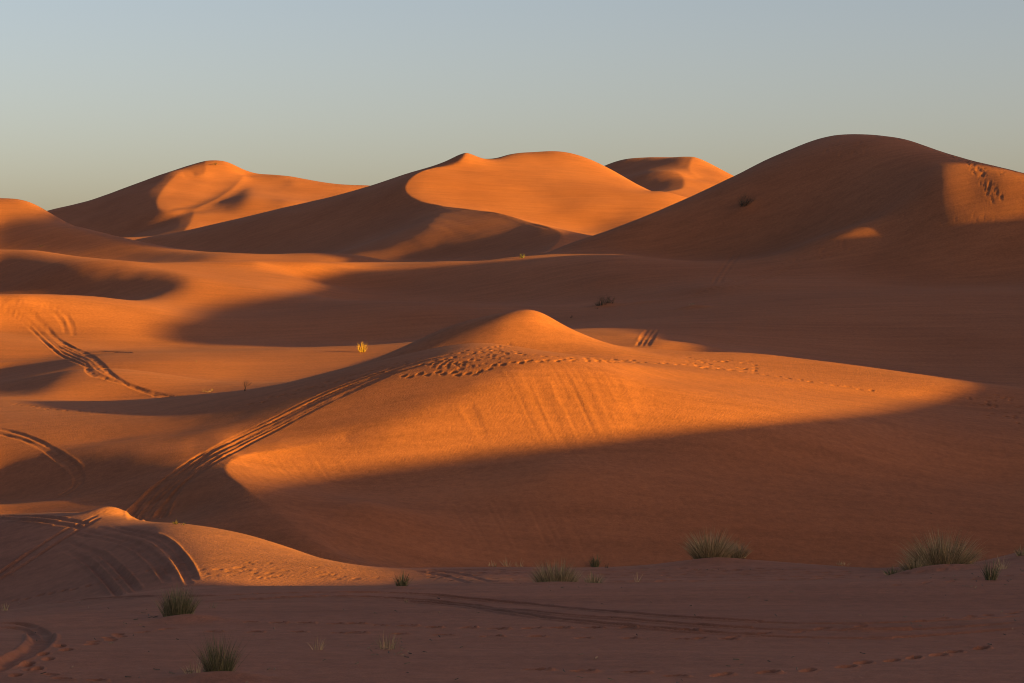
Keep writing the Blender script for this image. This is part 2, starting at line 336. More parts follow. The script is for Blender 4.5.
# columns and rows of the fine mesh
ci = np.concatenate([np.arange(0, 24, 1.), np.arange(24, 493, .5), np.arange(493, NI - .5, 1.)])
rowd = [(0, 8), (112, 5), (128, 9), (206, 4), (255, 7), (450, 5), (640, 7), (960, 3), (1150, 5), (1250, 4), (1700, 2), (9e9, 1)]
rj = []
for j in range(NV - 1):
    d = math.exp(V0 + DV * j)
    n = [m for a, m in rowd if a <= d][-1]
    rj += [j + k / n for k in range(n)]
rj = np.array(rj + [NV - 1.])
NC, NR = len(ci), len(rj)
pxf = np.interp(ci, np.arange(NI), PX)
XF = (pxf - 512) / F
VF = V0 + DV * rj
DF = np.exp(VF)
WF = interp_axis(interp_axis(WG, ci).T, rj).T
WF = WF + kinkfield(XF[:, None], VF[None, :])[0]

def W_at(px, d):
    """smooth surface sample (height / distance)"""
    i = np.interp(px, pxf, np.arange(NC)); j = np.interp(np.log(d), VF, np.arange(NR))
    i0, j0 = min(int(i), NC - 2), min(int(j), NR - 2); f, g = i - i0, j - j0
    return ((WF[i0, j0] * (1 - g) + WF[i0, j0 + 1] * g) * (1 - f) + (WF[i0 + 1, j0] * (1 - g) + WF[i0 + 1, j0 + 1] * g) * f)

def on_sand(px, py, dmin=0):
    """the nearest point of the dune field on the line of sight (px, py) that lies beyond dmin"""
    i = np.interp(px, pxf, np.arange(NC)); i0 = min(int(i), NC - 2); f = i - i0
    w = WF[i0] * (1 - f) + WF[i0 + 1] * f
    k = np.where((YH - F * w <= py) & (DF > dmin))[0]
    k = k[0] if len(k) else NR - 1
    k = max(k, 1)
    a, b = YH - F * w[k - 1], YH - F * w[k]
    t = np.clip((a - py) / (a - b), 0, 1) if a > b else 1
    d = math.exp(VF[k - 1] + (VF[k] - VF[k - 1]) * t)
    return np.array([(px - 512) / F * d, d, W_at(px, d) * d + CAMZ])

Z = WF * DF[None, :] + CAMZ
XW = XF[:, None] * DF[None, :]
YW = np.broadcast_to(DF[None, :], XW.shape)
DZ = np.zeros_like(Z)

def spline(pts, n=10):
    q = np.array(pts, float)
    if len(q) < 3:
        return np.array([q[0] + (q[-1] - q[0]) * t for t in np.linspace(0, 1, n + 1)])
    q = np.vstack([2 * q[0] - q[1], q, 2 * q[-1] - q[-2]]); o = []
    for i in range(1, len(q) - 2):
        a, b, c, d = q[i - 1:i + 3]
        for t in np.linspace(0, 1, n, endpoint=False):
            o.append(.5 * (2 * b + (c - a) * t + (2 * a - 5 * b + 4 * c - d) * t * t + (3 * b - a - 3 * c + d) * t ** 3))
    o.append(q[-2])
    return np.array(o)

def window(x, y, rad):
    """fine-mesh index window round a world point"""
    px = 512 + F * x / y
    i0 = np.searchsorted(pxf, px - rad / y * F * 1.02) ; i1 = np.searchsorted(pxf, px + rad / y * F * 1.02) + 1
    j0 = np.searchsorted(DF, y - rad); j1 = np.searchsorted(DF, y + rad) + 1
    return max(i0, 0), min(i1, NC), max(j0, 0), min(j1, NR)

def rut(path, width, depth, berm=.5, dmin=0, fade=.08):
    """press a wheel rut (or any furrow) along a path given as picture points lying on the sand"""
    sp = spline(path)
    P = np.array([on_sand(p[0], p[1], dmin)[:2] for p in sp])
    n = len(P)
    dist = {}
    R = width * 2.2
    seg = np.hypot(*(P[1:] - P[:-1]).T)
    total = seg.sum(); run = 0
    lo = [NC, 0, NR, 0]
    boxes = []
    for k in range(n - 1):
        a, b = P[k], P[k + 1]
        m = (a + b) / 2
        if seg[k] > 25: run += seg[k]; continue
        i0, i1, j0, j1 = window(m[0], m[1], R + seg[k] / 2)
        if i0 >= i1 or j0 >= j1: run += seg[k]; continue
        xs, ys = XW[i0:i1, j0:j1], YW[i0:i1, j0:j1]
        d = b - a; L2 = d @ d + 1e-9
        t = np.clip(((xs - a[0]) * d[0] + (ys - a[1]) * d[1]) / L2, 0, 1)
        dd = np.hypot(xs - a[0] - t * d[0], ys - a[1] - t * d[1])
        f = (run + t * seg[k]) / total
        boxes.append((i0, i1, j0, j1, dd, f)); run += seg[k]
    if not boxes: return
    i0 = min(b[0] for b in boxes); i1 = max(b[1] for b in boxes); j0 = min(b[2] for b in boxes); j1 = max(b[3] for b in boxes)
    best = np.full((i1 - i0, j1 - j0), 9.); ff = np.zeros_like(best)
    for a0, a1, b0, b1, dd, f in boxes:
        s = best[a0 - i0:a1 - i0, b0 - j0:b1 - j0]; g = ff[a0 - i0:a1 - i0, b0 - j0:b1 - j0]
        m = dd < s; s[m] = dd[m]; g[m] = f[m]
    u = best / (width / 2)
    prof = -np.exp(-(u * .95) ** 4) + berm * np.exp(-((u - 1.65) / .5) ** 2)
    fd = np.clip(ff / fade, 0, 1) * np.clip((1 - ff) / fade, 0, 1)
    vary = .75 + .6 * noise2(XW[i0:i1, j0:j1], YW[i0:i1, j0:j1], 5, 1.7, 2.6) + .55 * noise2(XW[i0:i1, j0:j1], YW[i0:i1, j0:j1], 6, .45, .6)
    prof = prof * depth * fd * vary * (u < 4)
    t = DZ[i0:i1, j0:j1]
    np.copyto(t, np.where(prof < 0, np.minimum(t, prof), np.maximum(t, prof) * (t >= 0) + t * (t < 0)))

def dent(p, ang, ln, wd, depth, rim=.15):
    """press one footprint at world point p"""
    R = ln * 1.3
    i0, i1, j0, j1 = window(p[0], p[1], R)
    if i0 >= i1 or j0 >= j1: return
    xs, ys = XW[i0:i1, j0:j1] - p[0], YW[i0:i1, j0:j1] - p[1]
    c, s = math.cos(ang), math.sin(ang)
    u, v = (xs * c + ys * s) / (ln / 2), (-xs * s + ys * c) / (wd / 2)
    rr = np.sqrt(u * u + v * v)
    DZ[i0:i1, j0:j1] += depth * (-np.exp(-(rr * .9) ** 4) + rim * np.exp(-((rr - 1.45) / .35) ** 2) * (1 + .5 * u))

def steps(path, stride=.75, spread=.13, ln=.32, wd=.16, depth=.05, jitter=.06, dmin=0, skip=.0):
    sp = spline(path)
    P = np.array([on_sand(p[0], p[1], dmin)[:2] for p in sp])
    seg = np.r_[0, np.cumsum(np.hypot(*(P[1:] - P[:-1]).T))]
    k = 0
    for s in np.arange(0, seg[-1], stride):
        s += random.uniform(-jitter, jitter)
        x, y = np.interp(s, seg, P[:, 0]), np.interp(s, seg, P[:, 1])
        x2, y2 = np.interp(s + .5, seg, P[:, 0]), np.interp(s + .5, seg, P[:, 1])
        a = math.atan2(y2 - y, x2 - x); k += 1
        if random.random() < skip: continue
        o = spread * (1 if k % 2 else -1) + random.uniform(-jitter, jitter)
        dent((x - math.sin(a) * o, y + math.cos(a) * o), a + random.uniform(-.25, .25), ln * random.uniform(.85, 1.15), wd * random.uniform(.85, 1.15), depth * random.uniform(.7, 1.2))

def scatter_steps(poly, n, ln=.35, wd=.22, depth=.06):
    xs = [p[0] for p in poly]; ys = [p[1] for p in poly]
    k = 0
    while k < n:
        x, y = random.uniform(min(xs), max(xs)), random.uniform(min(ys), max(ys))
        c = False; j = len(poly) - 1
        for i in range(len(poly)):
            if (poly[i][1] > y) != (poly[j][1] > y) and x < (poly[j][0] - poly[i][0]) * (y - poly[i][1]) / (poly[j][1] - poly[i][1]) + poly[i][0]: c = not c
            j = i
        if c:
            dent(on_sand(x, y)[:2], random.uniform(0, math.pi), ln * random.uniform(.8, 1.3), wd * random.uniform(.8, 1.3), depth * random.uniform(.5, 1.2)); k += 1

def mound(px, py, rx, ry, h, dmin=0, ang=0.):
    """a low heap of blown sand"""
    p = on_sand(px, py, dmin)
    R = max(rx, ry) * 3
    i0, i1, j0, j1 = window(p[0], p[1], R)
    xs, ys = XW[i0:i1, j0:j1] - p[0], YW[i0:i1, j0:j1] - p[1]
    c, s = math.cos(ang), math.sin(ang)
    u, v = (xs * c + ys * s) / rx, (-xs * s + ys * c) / ry
    DZ[i0:i1, j0:j1] += h * np.exp(-(u * u + v * v))

def between(A, B, n, jitter, width, depth, **k):
    """n ruts spread between two border paths"""
    A, B = spline(A, 6), spline(B, 6)
    m = min(len(A), len(B))
    A = A[np.linspace(0, len(A) - 1, m).astype(int)]; B = B[np.linspace(0, len(B) - 1, m).astype(int)]
    for i in range(n):
        f = (i + .5) / n + random.uniform(-.5, .5) / n * .7
        ph, am = random.uniform(0, 6), random.uniform(.3, 1) * jitter
        t = np.linspace(0, 1, m)
        g = np.clip(f + am * np.sin(ph + t * random.uniform(3, 9)), -.05, 1.05)[:, None]
        a, b = int(random.uniform(0, .08) * m), m - int(random.uniform(0, .12) * m)
        rut([tuple(p) for p in (A * (1 - g) + B * g)[a:b:3]], width, depth * random.uniform(.6, 1.15), **k)

# broad, faint unevenness of the wind-packed sand
far = np.clip(YW / 60, 1, 12)
DZ += .035 * noise2(XW + .3 * YW, YW, 11, 7, 9) * np.sqrt(far) + .012 * noise2(XW, YW, 12, 1.6, 2.4)
# avalanche streaks on the slip face of the peaked dune
lnd = np.broadcast_to(VF[None, :], XW.shape)
pxw = np.broadcast_to(pxf[:, None], XW.shape)
q = pxw + 560 * (lnd - math.log(150))
mask = np.exp(-((pxw - 545) / 105) ** 4) * np.clip((lnd - math.log(126)) / .03, 0, 1) * np.clip((math.log(157) - lnd) / .04, 0, 1)
patch = np.clip(noise2(q, lnd, 22, 70, .09) * 3 + .6, 0.1, 1)
DZ += mask * patch * (.055 * noise2(q, lnd, 21, 3.4, .05) + .045 * noise2(q, lnd, 23, 9, .14))
mask = np.exp(-((pxw - 290) / 75) ** 4) * np.clip((lnd - math.log(134)) / .02, 0, 1) * np.clip((math.log(146) - lnd) / .01, 0, 1)
DZ += mask * .018 * noise2(q, lnd, 24, 3, .04)
q2 = pxw + 700 * (lnd - math.log(870))
mask = np.exp(-((pxw - 470) / 75) ** 4) * np.clip((lnd - math.log(720)) / .05, 0, 1) * np.clip((math.log(915) - lnd) / .05, 0, 1)
DZ += mask * .07 * noise2(q2, lnd, 25, 9, .08)
# slump edges high on the bright slope
for p in ([(470, 372), (500, 368), (540, 372), (556, 380)], [(556, 378), (566, 400), (580, 425), (590, 440)], [(466, 405), (480, 430), (495, 452)]):
    rut(p, .8, .035, berm=.5)

# wheel ruts up the flank of the peaked dune
between([(118, 524), (150, 488), (190, 460), (222, 441), (265, 421), (315, 397), (370, 376), (432, 356)],
        [(166, 518), (180, 492), (205, 470), (232, 453), (275, 430), (325, 404), (380, 380), (440, 358)], 7, .12, .36, .09, berm=.6)
between([(118, 524), (150, 488), (190, 460), (215, 446)], [(166, 518), (180, 492), (205, 470), (225, 457)], 6, .1, .36, .14, berm=.8)
# the churned track coming over the slopes at left
between([(-70, 294.5), (-12, 297), (0, 299), (20, 302), (41, 318), (61, 338), (92, 353), (104, 362), (115, 376), (133, 386), (174, 396), (205, 393)],
        [(-70, 303), (-12, 306), (0, 309), (25, 324), (47, 345), (64, 358), (84, 366), (90, 376), (123, 384), (143, 392), (174, 399), (205, 396)], 11, .12, .5, .16, berm=.6)
for p in ([(340, 389), (385, 373), (430, 359), (475, 351), (500, 350)], [(350, 388), (392, 374), (436, 361), (480, 354)]):
    rut(p, .4, .08, berm=.7, fade=.2)
rut([(42, 304), (60, 310), (71, 323), (74, 336)], .8, .12); rut([(34, 303), (52, 311), (62, 322), (66, 334)], .8, .1)
rut([(88, 351), (105, 351), (130, 353)], .9, .22)
# double curve on the shaded slope at far left
for o in (0, 5):
    rut([(-5, 428 + o), (20, 434 + o), (42, 443 + o), (62, 456 + o), (78 - o, 470), (80 - o, 484), (60 - o, 497), (20, 502)], .4, .07)
# low dune at left
for p in ([(-5, 583), (30, 561), (60, 541), (85, 526), (100, 517)], [(-5, 577), (28, 554), (55, 536), (80, 523), (96, 516)],
          [(-5, 515.5), (40, 517), (75, 521), (92, 524)], [(-5, 518), (35, 521), (70, 525), (85, 529)],
          [(95, 526), (150, 539), (176, 560), (190, 585)], [(108, 525), (160, 538), (184, 560), (196, 581)],
          [(72, 533), (125, 544), (150, 560), (168, 583)], [(82, 530), (130, 541), (156, 557), (173, 577)],
          [(66, 540), (102, 555), (123, 574), (139, 592)], [(56, 545), (85, 560), (105, 579), (119, 596)]):
    rut(p, .28, .09, berm=.8)
# foreground
for p in ([(190, 597), (270, 594), (342, 593), (409, 594), (475, 600), (560, 608), (684, 618), (800, 623), (900, 622), (1030, 615)],
          [(200, 602), (290, 598), (342, 597), (400, 599), (460, 605), (560, 615), (640, 621), (720, 627), (820, 630), (920, 629), (1030, 621)],
          [(400, 601), (480, 609), (560, 620), (684, 631), (800, 637), (900, 637), (1030, 627)],
          [(-5, 622), (25, 624), (43, 632), (46, 640), (36, 650), (15, 662), (-5, 672)],
          [(-5, 627), (18, 628), (34, 634), (37, 641), (28, 650), (8, 660), (-5, 666)],
          [(40, 605), (90, 600), (150, 597), (220, 596)]):
    rut(p, .27, .12, berm=.5, fade=.04)
for y in (571, 574, 577.5, 581):
    rut([(430, y - 1), (600, y), (760, y - .5), (860, y - 2)], .3, .035, berm=.6)
for p in ([(412, 571), (440, 575), (470, 583)], [(425, 570), (460, 574), (492, 582)]):
    rut(p, .3, .06)
# faint tracks on the big dark dune
rut([(684, 238), (720, 233), (745, 231)], 1.2, .12); rut([(684, 241), (725, 236), (750, 234)], 1.2, .12)
for o in (0, 5, 10):
    rut([(648 + o, 329), (642 + o, 338), (637 + o, 347)], .6, .14)
for o in (0, 6):
    rut([(735 + o, 252), (720 + o, 272), (712 + o, 286)], .8, .1)

# footprints
R = random.uniform
steps([(352, 624), (420, 627), (500, 629), (600, 628), (700, 631)], .74, .04, .34, .2, .2)
steps([(250, 622.5), (300, 623), (352, 624)], .7, .04, .32, .2, .18)
steps([(355, 633), (480, 636), (600, 638), (700, 639), (760, 640)], 1.05, .03, .34, .18, .17)
steps([(212, 632), (290, 632), (355, 633)], 1.0, .03, .32, .18, .17)
steps([(20, 676), (60, 650), (100, 642), (140, 632), (200, 628)], .8, .12, .36, .2, .12)
steps([(535, 669), (620, 671), (700, 676), (760, 672), (810, 671), (865, 664), (925, 657), (1000, 645)], .95, .05, .38, .22, .2)
steps([(700, 639), (800, 631), (900, 622), (1024, 612)], .9, .1, .34, .18, .1)
steps([(20, 667), (60, 678), (120, 683)], .7, .1, .34, .2, .12)
steps([(15, 601), (75, 589), (110, 582), (155, 570), (190, 562)], .7, .06, .36, .2, .1)
for k in range(5):
    steps([(430, 570 + k * 2.6), (560, 570 + k * 2.8), (700, 569 + k * 2.8), (860, 570 + k * 2.)], .8, .15, .36, .22, .09, .12)
steps([(880, 578), (940, 572), (1024, 562)], .7, .12, .35, .2, .07); steps([(900, 585), (960, 580), (1024, 574)], .7, .12, .35, .2, .06)
for k in range(11):
    x, y = R(200, 340), R(564, 580)
    steps([(x, y), (x + R(20, 50), y + R(-4, 4))], R(.55, .75), .12, .3, .17, R(.025, .045), .15)
scatter_steps([(205, 578), (395, 582), (350, 566), (240, 560)], 25, .26, .15, .03)
for k in range(16):
    x, y = R(418, 500), 0
    y = 374 - (x - 410) * .2 + R(-12, 0)
    a = R(-.9, .9); ln_ = R(12, 40)
    steps([(x, y), (x + ln_ * .5, y - ln_ * .09 + a * 2), (x + ln_, y - ln_ * .15 + a * 4)], R(.5, .7), .22, R(.28, .38), R(.18, .26), R(.05, .085), .12)
scatter_steps([(425, 370), (440, 358), (500, 349), (522, 352), (505, 361), (460, 370)], 45, .3, .2, .05)
steps([(402, 377), (440, 373), (475, 374), (500, 364), (560, 360), (612, 362)], .62, .2, .4, .3, .12)
steps([(500, 352), (560, 357), (640, 361)], .8, .2, .4, .3, .1)
steps([(600, 361), (650, 363), (700, 366), (760, 374), (820, 383), (872, 391)], .9, .2, .42, .32, .12)
scatter_steps([(684, 356), (760, 362), (755, 372), (690, 368)], 34, .42, .3, .1)
scatter_steps([(960, 392), (1024, 398), (1024, 425), (985, 418)], 40, .4, .28, .08)
steps([(15, 404), (60, 410), (100, 412), (140, 414)], .9, .25, .4, .28, .08)
steps([(250, 405), (300, 392), (380, 372), (420, 358)], 1., .3, .42, .3, .08); steps([(270, 398), (330, 382), (400, 362)], 1., .3, .42, .3, .08)
steps([(842, 246), (790, 262), (760, 274), (720, 286), (690, 298)], 1.1, .5, .9, .6, .14); steps([(850, 250), (800, 264), (770, 277), (730, 288)], 1.1, .5, .9, .6, .14)
steps([(855, 219), (900, 216), (960, 218), (1000, 221)], 1.1, .5, .55, .4, .06); steps([(860, 222), (900, 219), (960, 221)], 1.3, .5, .55, .4, .06)
scatter_steps([(962, 160), (975, 160), (990, 172), (1003, 198), (991, 203), (982, 185)], 150, .55, .4, .12)
scatter_steps([(905, 141), (960, 158), (1024, 178), (1024, 182), (960, 163)], 60, .55, .4, .08)
scatter_steps([(820, 142), (860, 140), (880, 150), (850, 158), (822, 152)], 40, .9, .7, .12)
rut([(463, 163), (433, 169), (408, 182), (404.5, 193), (418, 202), (443, 207), (477, 211), (503, 215), (527, 222.5), (551, 229)], 1.0, .12, berm=.6, fade=.02)
# heaps of blown sand
mound(112, 516, 1.2, .9, .45, 100); mound(190, 621, .9, .6, .16); mound(716, 561, 1.6, .8, .14); mound(935, 572, 1.9, .9, .26); mound(222, 680, .9, .5, .14)
mound(604, 306, 2.2, 3, .5, 300); mound(692, 308, 2.6, 2, .5, 300); mound(640, 303, 6, 3, .3, 300)
mound(858, 234, 11, 7, 1.6, 300)
mound(556, 585, 1.3, .6, .1); mound(402, 589, .5, .4, .07); mound(745, 208, 3, 2, .6, 300)

Z += DZ

# ------------------------------------------------------------------ materials
def nodes(m):
    m.use_nodes = True
    nt = m.node_tree; nt.nodes.clear()
    return nt, nt.nodes.new, nt.links.new

def sand_material(name, c1, c2):
    m = bpy.data.materials.new(name); nt, N, L = nodes(m)
    out = N('ShaderNodeOutputMaterial'); b = N('ShaderNodeBsdfPrincipled'); L(b.outputs[0], out.inputs[0])
    g = N('ShaderNodeNewGeometry')
    n1 = N('ShaderNodeTexNoise'); n1.inputs['Scale'].default_value = .035; n1.inputs['Detail'].default_value = 5; L(g.outputs['Position'], n1.inputs['Vector'])
    n2 = N('ShaderNodeTexNoise'); n2.inputs['Scale'].default_value = 2.2; n2.inputs['Detail'].default_value = 8; n2.inputs['Roughness'].default_value = .75; L(g.outputs['Position'], n2.inputs['Vector'])
    cr = N('ShaderNodeValToRGB'); L(n1.outputs['Fac'], cr.inputs['Fac'])
    cr.color_ramp.elements[0].position = .3; cr.color_ramp.elements[0].color = (*c1, 1)
    cr.color_ramp.elements[1].position = .72; cr.color_ramp.elements[1].color = (*c2, 1)
    mx = N('ShaderNodeMix'); mx.data_type = 'RGBA'; mx.blend_type = 'MULTIPLY'; mx.inputs[0].default_value = 1
    mr = N('ShaderNodeMapRange'); mr.inputs[1].default_value = .3; mr.inputs[2].default_value = .7; mr.inputs[3].default_value = .8; mr.inputs[4].default_value = 1.18
    n5 = N('ShaderNodeTexNoise'); n5.inputs['Scale'].default_value = 1; n5.inputs['Detail'].default_value = 6; n5.inputs['Roughness'].default_value = .7
    m5 = N('ShaderNodeMapping'); m5.inputs['Rotation'].default_value = (0, 0, .9); m5.inputs['Scale'].default_value = (.05, .6, .5); L(g.outputs['Position'], m5.inputs[0]); L(m5.outputs[0], n5.inputs['Vector'])
    a5 = N('ShaderNodeMath'); a5.operation = 'MULTIPLY_ADD'; a5.inputs[1].default_value = .7; L(n5.outputs['Fac'], a5.inputs[0])
    s5 = N('ShaderNodeMath'); s5.operation = 'SUBTRACT'; s5.inputs[1].default_value = .35; L(n2.outputs['Fac'], s5.inputs[0]); L(s5.outputs[0], a5.inputs[2])
    n6 = N('ShaderNodeTexNoise'); n6.inputs['Scale'].default_value = 28; n6.inputs['Detail'].default_value = 3; L(g.outputs['Position'], n6.inputs['Vector'])
    a6 = N('ShaderNodeMath'); a6.operation = 'MULTIPLY_ADD'; a6.inputs[1].default_value = .4; L(n6.outputs['Fac'], a6.inputs[0])
    s6 = N('ShaderNodeMath'); s6.operation = 'SUBTRACT'; s6.inputs[1].default_value = .2; L(a5.outputs[0], s6.inputs[0]); L(s6.outputs[0], a6.inputs[2])
    L(a6.outputs[0], mr.inputs[0]); L(cr.outputs[0], mx.inputs[6]); L(mr.outputs[0], mx.inputs[7]); L(mx.outputs[2], b.inputs['Base Color'])
    b.inputs['Roughness'].default_value = .95; b.inputs['Specular IOR Level'].default_value = .15
    n3 = N('ShaderNodeTexNoise'); n3.inputs['Scale'].default_value = 7; n3.inputs['Detail'].default_value = 6; n3.inputs['Roughness'].default_value = .7; L(g.outputs['Position'], n3.inputs['Vector'])
    wv = N('ShaderNodeTexWave'); wv.inputs['Scale'].default_value = 1.3; wv.inputs['Distortion'].default_value = 11; wv.inputs['Detail'].default_value = 3; wv.inputs['Detail Scale'].default_value = .6
    mp = N('ShaderNodeMapping'); mp.inputs['Rotation'].default_value = (0, 0, .5); L(g.outputs['Position'], mp.inputs[0]); L(mp.outputs[0], wv.inputs[0])
    b1 = N('ShaderNodeBump'); b1.inputs['Strength'].default_value = .5; b1.inputs['Distance'].default_value = .06; L(n3.outputs['Fac'], b1.inputs['Height'])
    b2 = N('ShaderNodeBump'); b2.inputs['Strength'].default_value = .17; b2.inputs['Distance'].default_value = .02; L(wv.outputs['Fac'], b2.inputs['Height']); L(b1.outputs[0], b2.inputs['Normal'])
    n4 = N('ShaderNodeTexNoise'); n4.inputs['Scale'].default_value = .7; n4.inputs['Detail'].default_value = 5; n4.inputs['Roughness'].default_value = .65; L(g.outputs['Position'], n4.inputs['Vector'])
    b3 = N('ShaderNodeBump'); b3.inputs['Strength'].default_value = .25; b3.inputs['Distance'].default_value = .1; L(n4.outputs['Fac'], b3.inputs['Height']); L(b2.outputs[0], b3.inputs['Normal'])
    L(b3.outputs[0], b.inputs['Normal'])
    return m

def plant_material(name, c1, c2, rough=.8):
    m = bpy.data.materials.new(name); nt, N, L = nodes(m)
    out = N('ShaderNodeOutputMaterial'); b = N('ShaderNodeBsdfPrincipled'); L(b.outputs[0], out.inputs[0])
    g = N('ShaderNodeNewGeometry')
    n = N('ShaderNodeTexNoise'); n.inputs['Scale'].default_value = 9; n.inputs['Detail'].default_value = 3; L(g.outputs['Position'], n.inputs['Vector'])
    ad = N('ShaderNodeMath'); ad.operation = 'ADD'; L(n.outputs['Fac'], ad.inputs[0]); L(g.outputs['Random Per Island'], ad.inputs[1])
    cr = N('ShaderNodeValToRGB'); L(ad.outputs[0], cr.inputs['Fac'])
    cr.color_ramp.elements[0].position = .4; cr.color_ramp.elements[0].color = (*c1, 1)
    cr.color_ramp.elements[1].position = 1.; cr.color_ramp.elements[1].color = (*c2, 1)
    mm = N('ShaderNodeMath'); mm.operation = 'MULTIPLY'; mm.inputs[1].default_value = .75; L(ad.outputs[0], mm.inputs[0]); L(mm.outputs[0], cr.inputs['Fac'])
    L(cr.outputs[0], b.inputs['Base Color']); b.inputs['Roughness'].default_value = rough
    return m

SAND = sand_material('dune_sand', (0.232, 0.085, 0.037), (0.28, 0.108, 0.05))
SHADE_SAND = sand_material('shade_tinted_sand', (.225, .092, .054), (.27, .118, .071))  # greyer foreground sand, with the mauve of the shade tinted into its colour
GREEN = plant_material('green_blades', (.035, .045, .018), (.13, .14, .06))
OLIVE = plant_material('olive_blades', (.08, .07, .035), (.3, .25, .13))
STRAW = plant_material('straw_blades', (.2, .15, .07), (.5, .38, .21))
YELLOW = plant_material('yellow_twigs', (.12, .075, .015), (.3, .19, .035))
DARK = plant_material('dark_stems', (.02, .018, .012), (.07, .055, .03))
TWIG = plant_material('dry_twigs', (.07, .05, .035), (.2, .14, .09))

col = bpy.context.scene.collection
def add_mesh(name, verts, faces, mat, parent=None, smooth=False, loc=(0, 0, 0)):
    me = bpy.data.meshes.new(name)
    verts = np.ascontiguousarray(verts, np.float32); faces = np.ascontiguousarray(faces, np.int32)
    k = faces.shape[1]
    me.vertices.add(len(verts)); me.vertices.foreach_set('co', verts.ravel())
    me.loops.add(faces.size); me.loops.foreach_set('vertex_index', faces.ravel())
    me.polygons.add(len(faces)); me.polygons.foreach_set('loop_start', np.arange(0, faces.size, k, dtype=np.int32))
    me.polygons.foreach_set('use_smooth', np.full(len(faces), smooth))
    me.update(calc_edges=True)
    me.materials.append(mat)
    o = bpy.data.objects.new(name, me); col.objects.link(o); o.location = loc
    if parent: o.parent = parent
    return o

def tag(o, label, cat, group=None, kind=None):
    o['label'] = label; o['category'] = cat
    if group: o['group'] = group
    if kind: o['kind'] = kind
    return o

def grid_mesh(name, gx, gy, gz, mat=None):
    a, b = gz.shape
    v = np.stack([gx, gy, gz], -1).reshape(-1, 3)
    n = np.arange(a * b).reshape(a, b)
    f = np.stack([n[:-1, :-1], n[1:, :-1], n[1:, 1:], n[:-1, 1:]], -1).reshape(-1, 4)
    return add_mesh(name, v, f, mat or SAND, smooth=True)

# ------------------------------------------------------------------ the dune field as land
cuts = [38, 119, 238, 572, 1070, 1e9]
info = [('sand_ground', 'dark shaded sand in the foreground with tyre ruts and footprints', 'sand'),
        ('sand_dune', 'large peaked dune in the middle with a bright orange slip face above its shadow', 'dune'),
        ('sand_dune', 'broad dune slopes behind the peaked dune, rising to the big dark dune at right', 'dune'),
        ('sand_dune', 'pointed orange dune with a curved crest on the skyline', 'dune'),
        ('sand_dune', 'farthest pale dunes on the skyline', 'dune')]
for k in range(5):
    j0 = np.searchsorted(DF, cuts[k]) if k else 0
    j1 = min(np.searchsorted(DF, cuts[k + 1]) + 1, NR)
    o = grid_mesh(info[k][0], XW[:, j0:j1], YW[:, j0:j1], Z[:, j0:j1], None if k else SHADE_SAND)
    tag(o, info[k][1], info[k][2], kind='structure')

# unseen dune right of the view, crest heights fitted to cast the wanted shadows
SP_T = [-60, 45, 60, 71, 72.5, 75, 76, 80, 84, 95, 108, 116, 132, 152, 165, 175, 185, 200, 250, 268, 281, 295, 302, 305, 311, 336, 345, 379, 393, 405, 413, 421, 427, 434, 440, 445, 452, 463, 473, 485, 495, 506, 517, 528, 545, 580, 598, 640, 700, 760, 3000]
SP_S = [2, 0, -1, -2.4, -2.8, -4.9, -5.2, -5.1, -4.6, -2.6, -0.9, -0.8, -0.3, -0.5, -0.2, 0.9, 2.5, 4, 7, 10.5, 13, 14.5, 21.5, 24, 26.5, 30.3, 31.5, 35.1, 37.5, 40, 41, 37, 32.3, 34, 38, 41, 44.5, 54, 64, 71, 76, 79, 82, 84, 80, 54, 61, 65, 60, 45, 30]
tt = np.arange(-120, 1400, 2.5)
S = np.interp(tt, SP_T, SP_S)
sc = -.315 * tt + np.where(tt > 0, 45 + .4 * tt, 42 - .5 * tt)
C = S + TE * sc
u = np.linspace(-225, 225, 181)
ss = sc[:, None] + u[None, :]
zz = C[:, None] - np.sqrt((u * .5) ** 2 + .09)[None, :] + .3
zz = np.maximum(zz, -18 - np.abs(u)[None, :] * .02)
tg = np.broadcast_to(tt[:, None], zz.shape)
o = grid_mesh('sand_dune', ss * CP + tg * SP, -ss * SP + tg * CP, zz + CAMZ)
tag(o, 'long high unseen dune beyond the right edge, shaped to shade the hollow', 'dune', kind='structure')
# high unseen dune added behind the camera to block low sky light
u = np.linspace(-1, 1, 81); v = np.linspace(-190, 190, 77)
bx = u[:, None] * 620 - 160 + v[None, :] * .15; by = -235 - 60 * u[:, None] + v[None, :] + 14 * np.sin(u[:, None] * 9)
bz = -17.6 + np.maximum(92 * np.clip(1.3 - np.abs(u[:, None]) ** 3 * 1.3, 0, 1) + 6 * np.sin(u[:, None] * 7) - np.sqrt((v[None, :] * .56) ** 2 + 4), -1)
o = grid_mesh('sand_dune', bx, by, bz + CAMZ)
tag(o, 'high unseen dune added behind the viewpoint to block low sky light', 'dune', kind='structure')
gx, gy = np.meshgrid(np.linspace(-9000, 9000, 61), np.linspace(-3000, 12000, 61), indexing='ij')
o = grid_mesh('desert_ground', gx, gy, gx * 0 + CAMZ - 17.5)
tag(o, 'flat sand plain round the dunes', 'ground', kind='structure')
# the rise the camera stands on

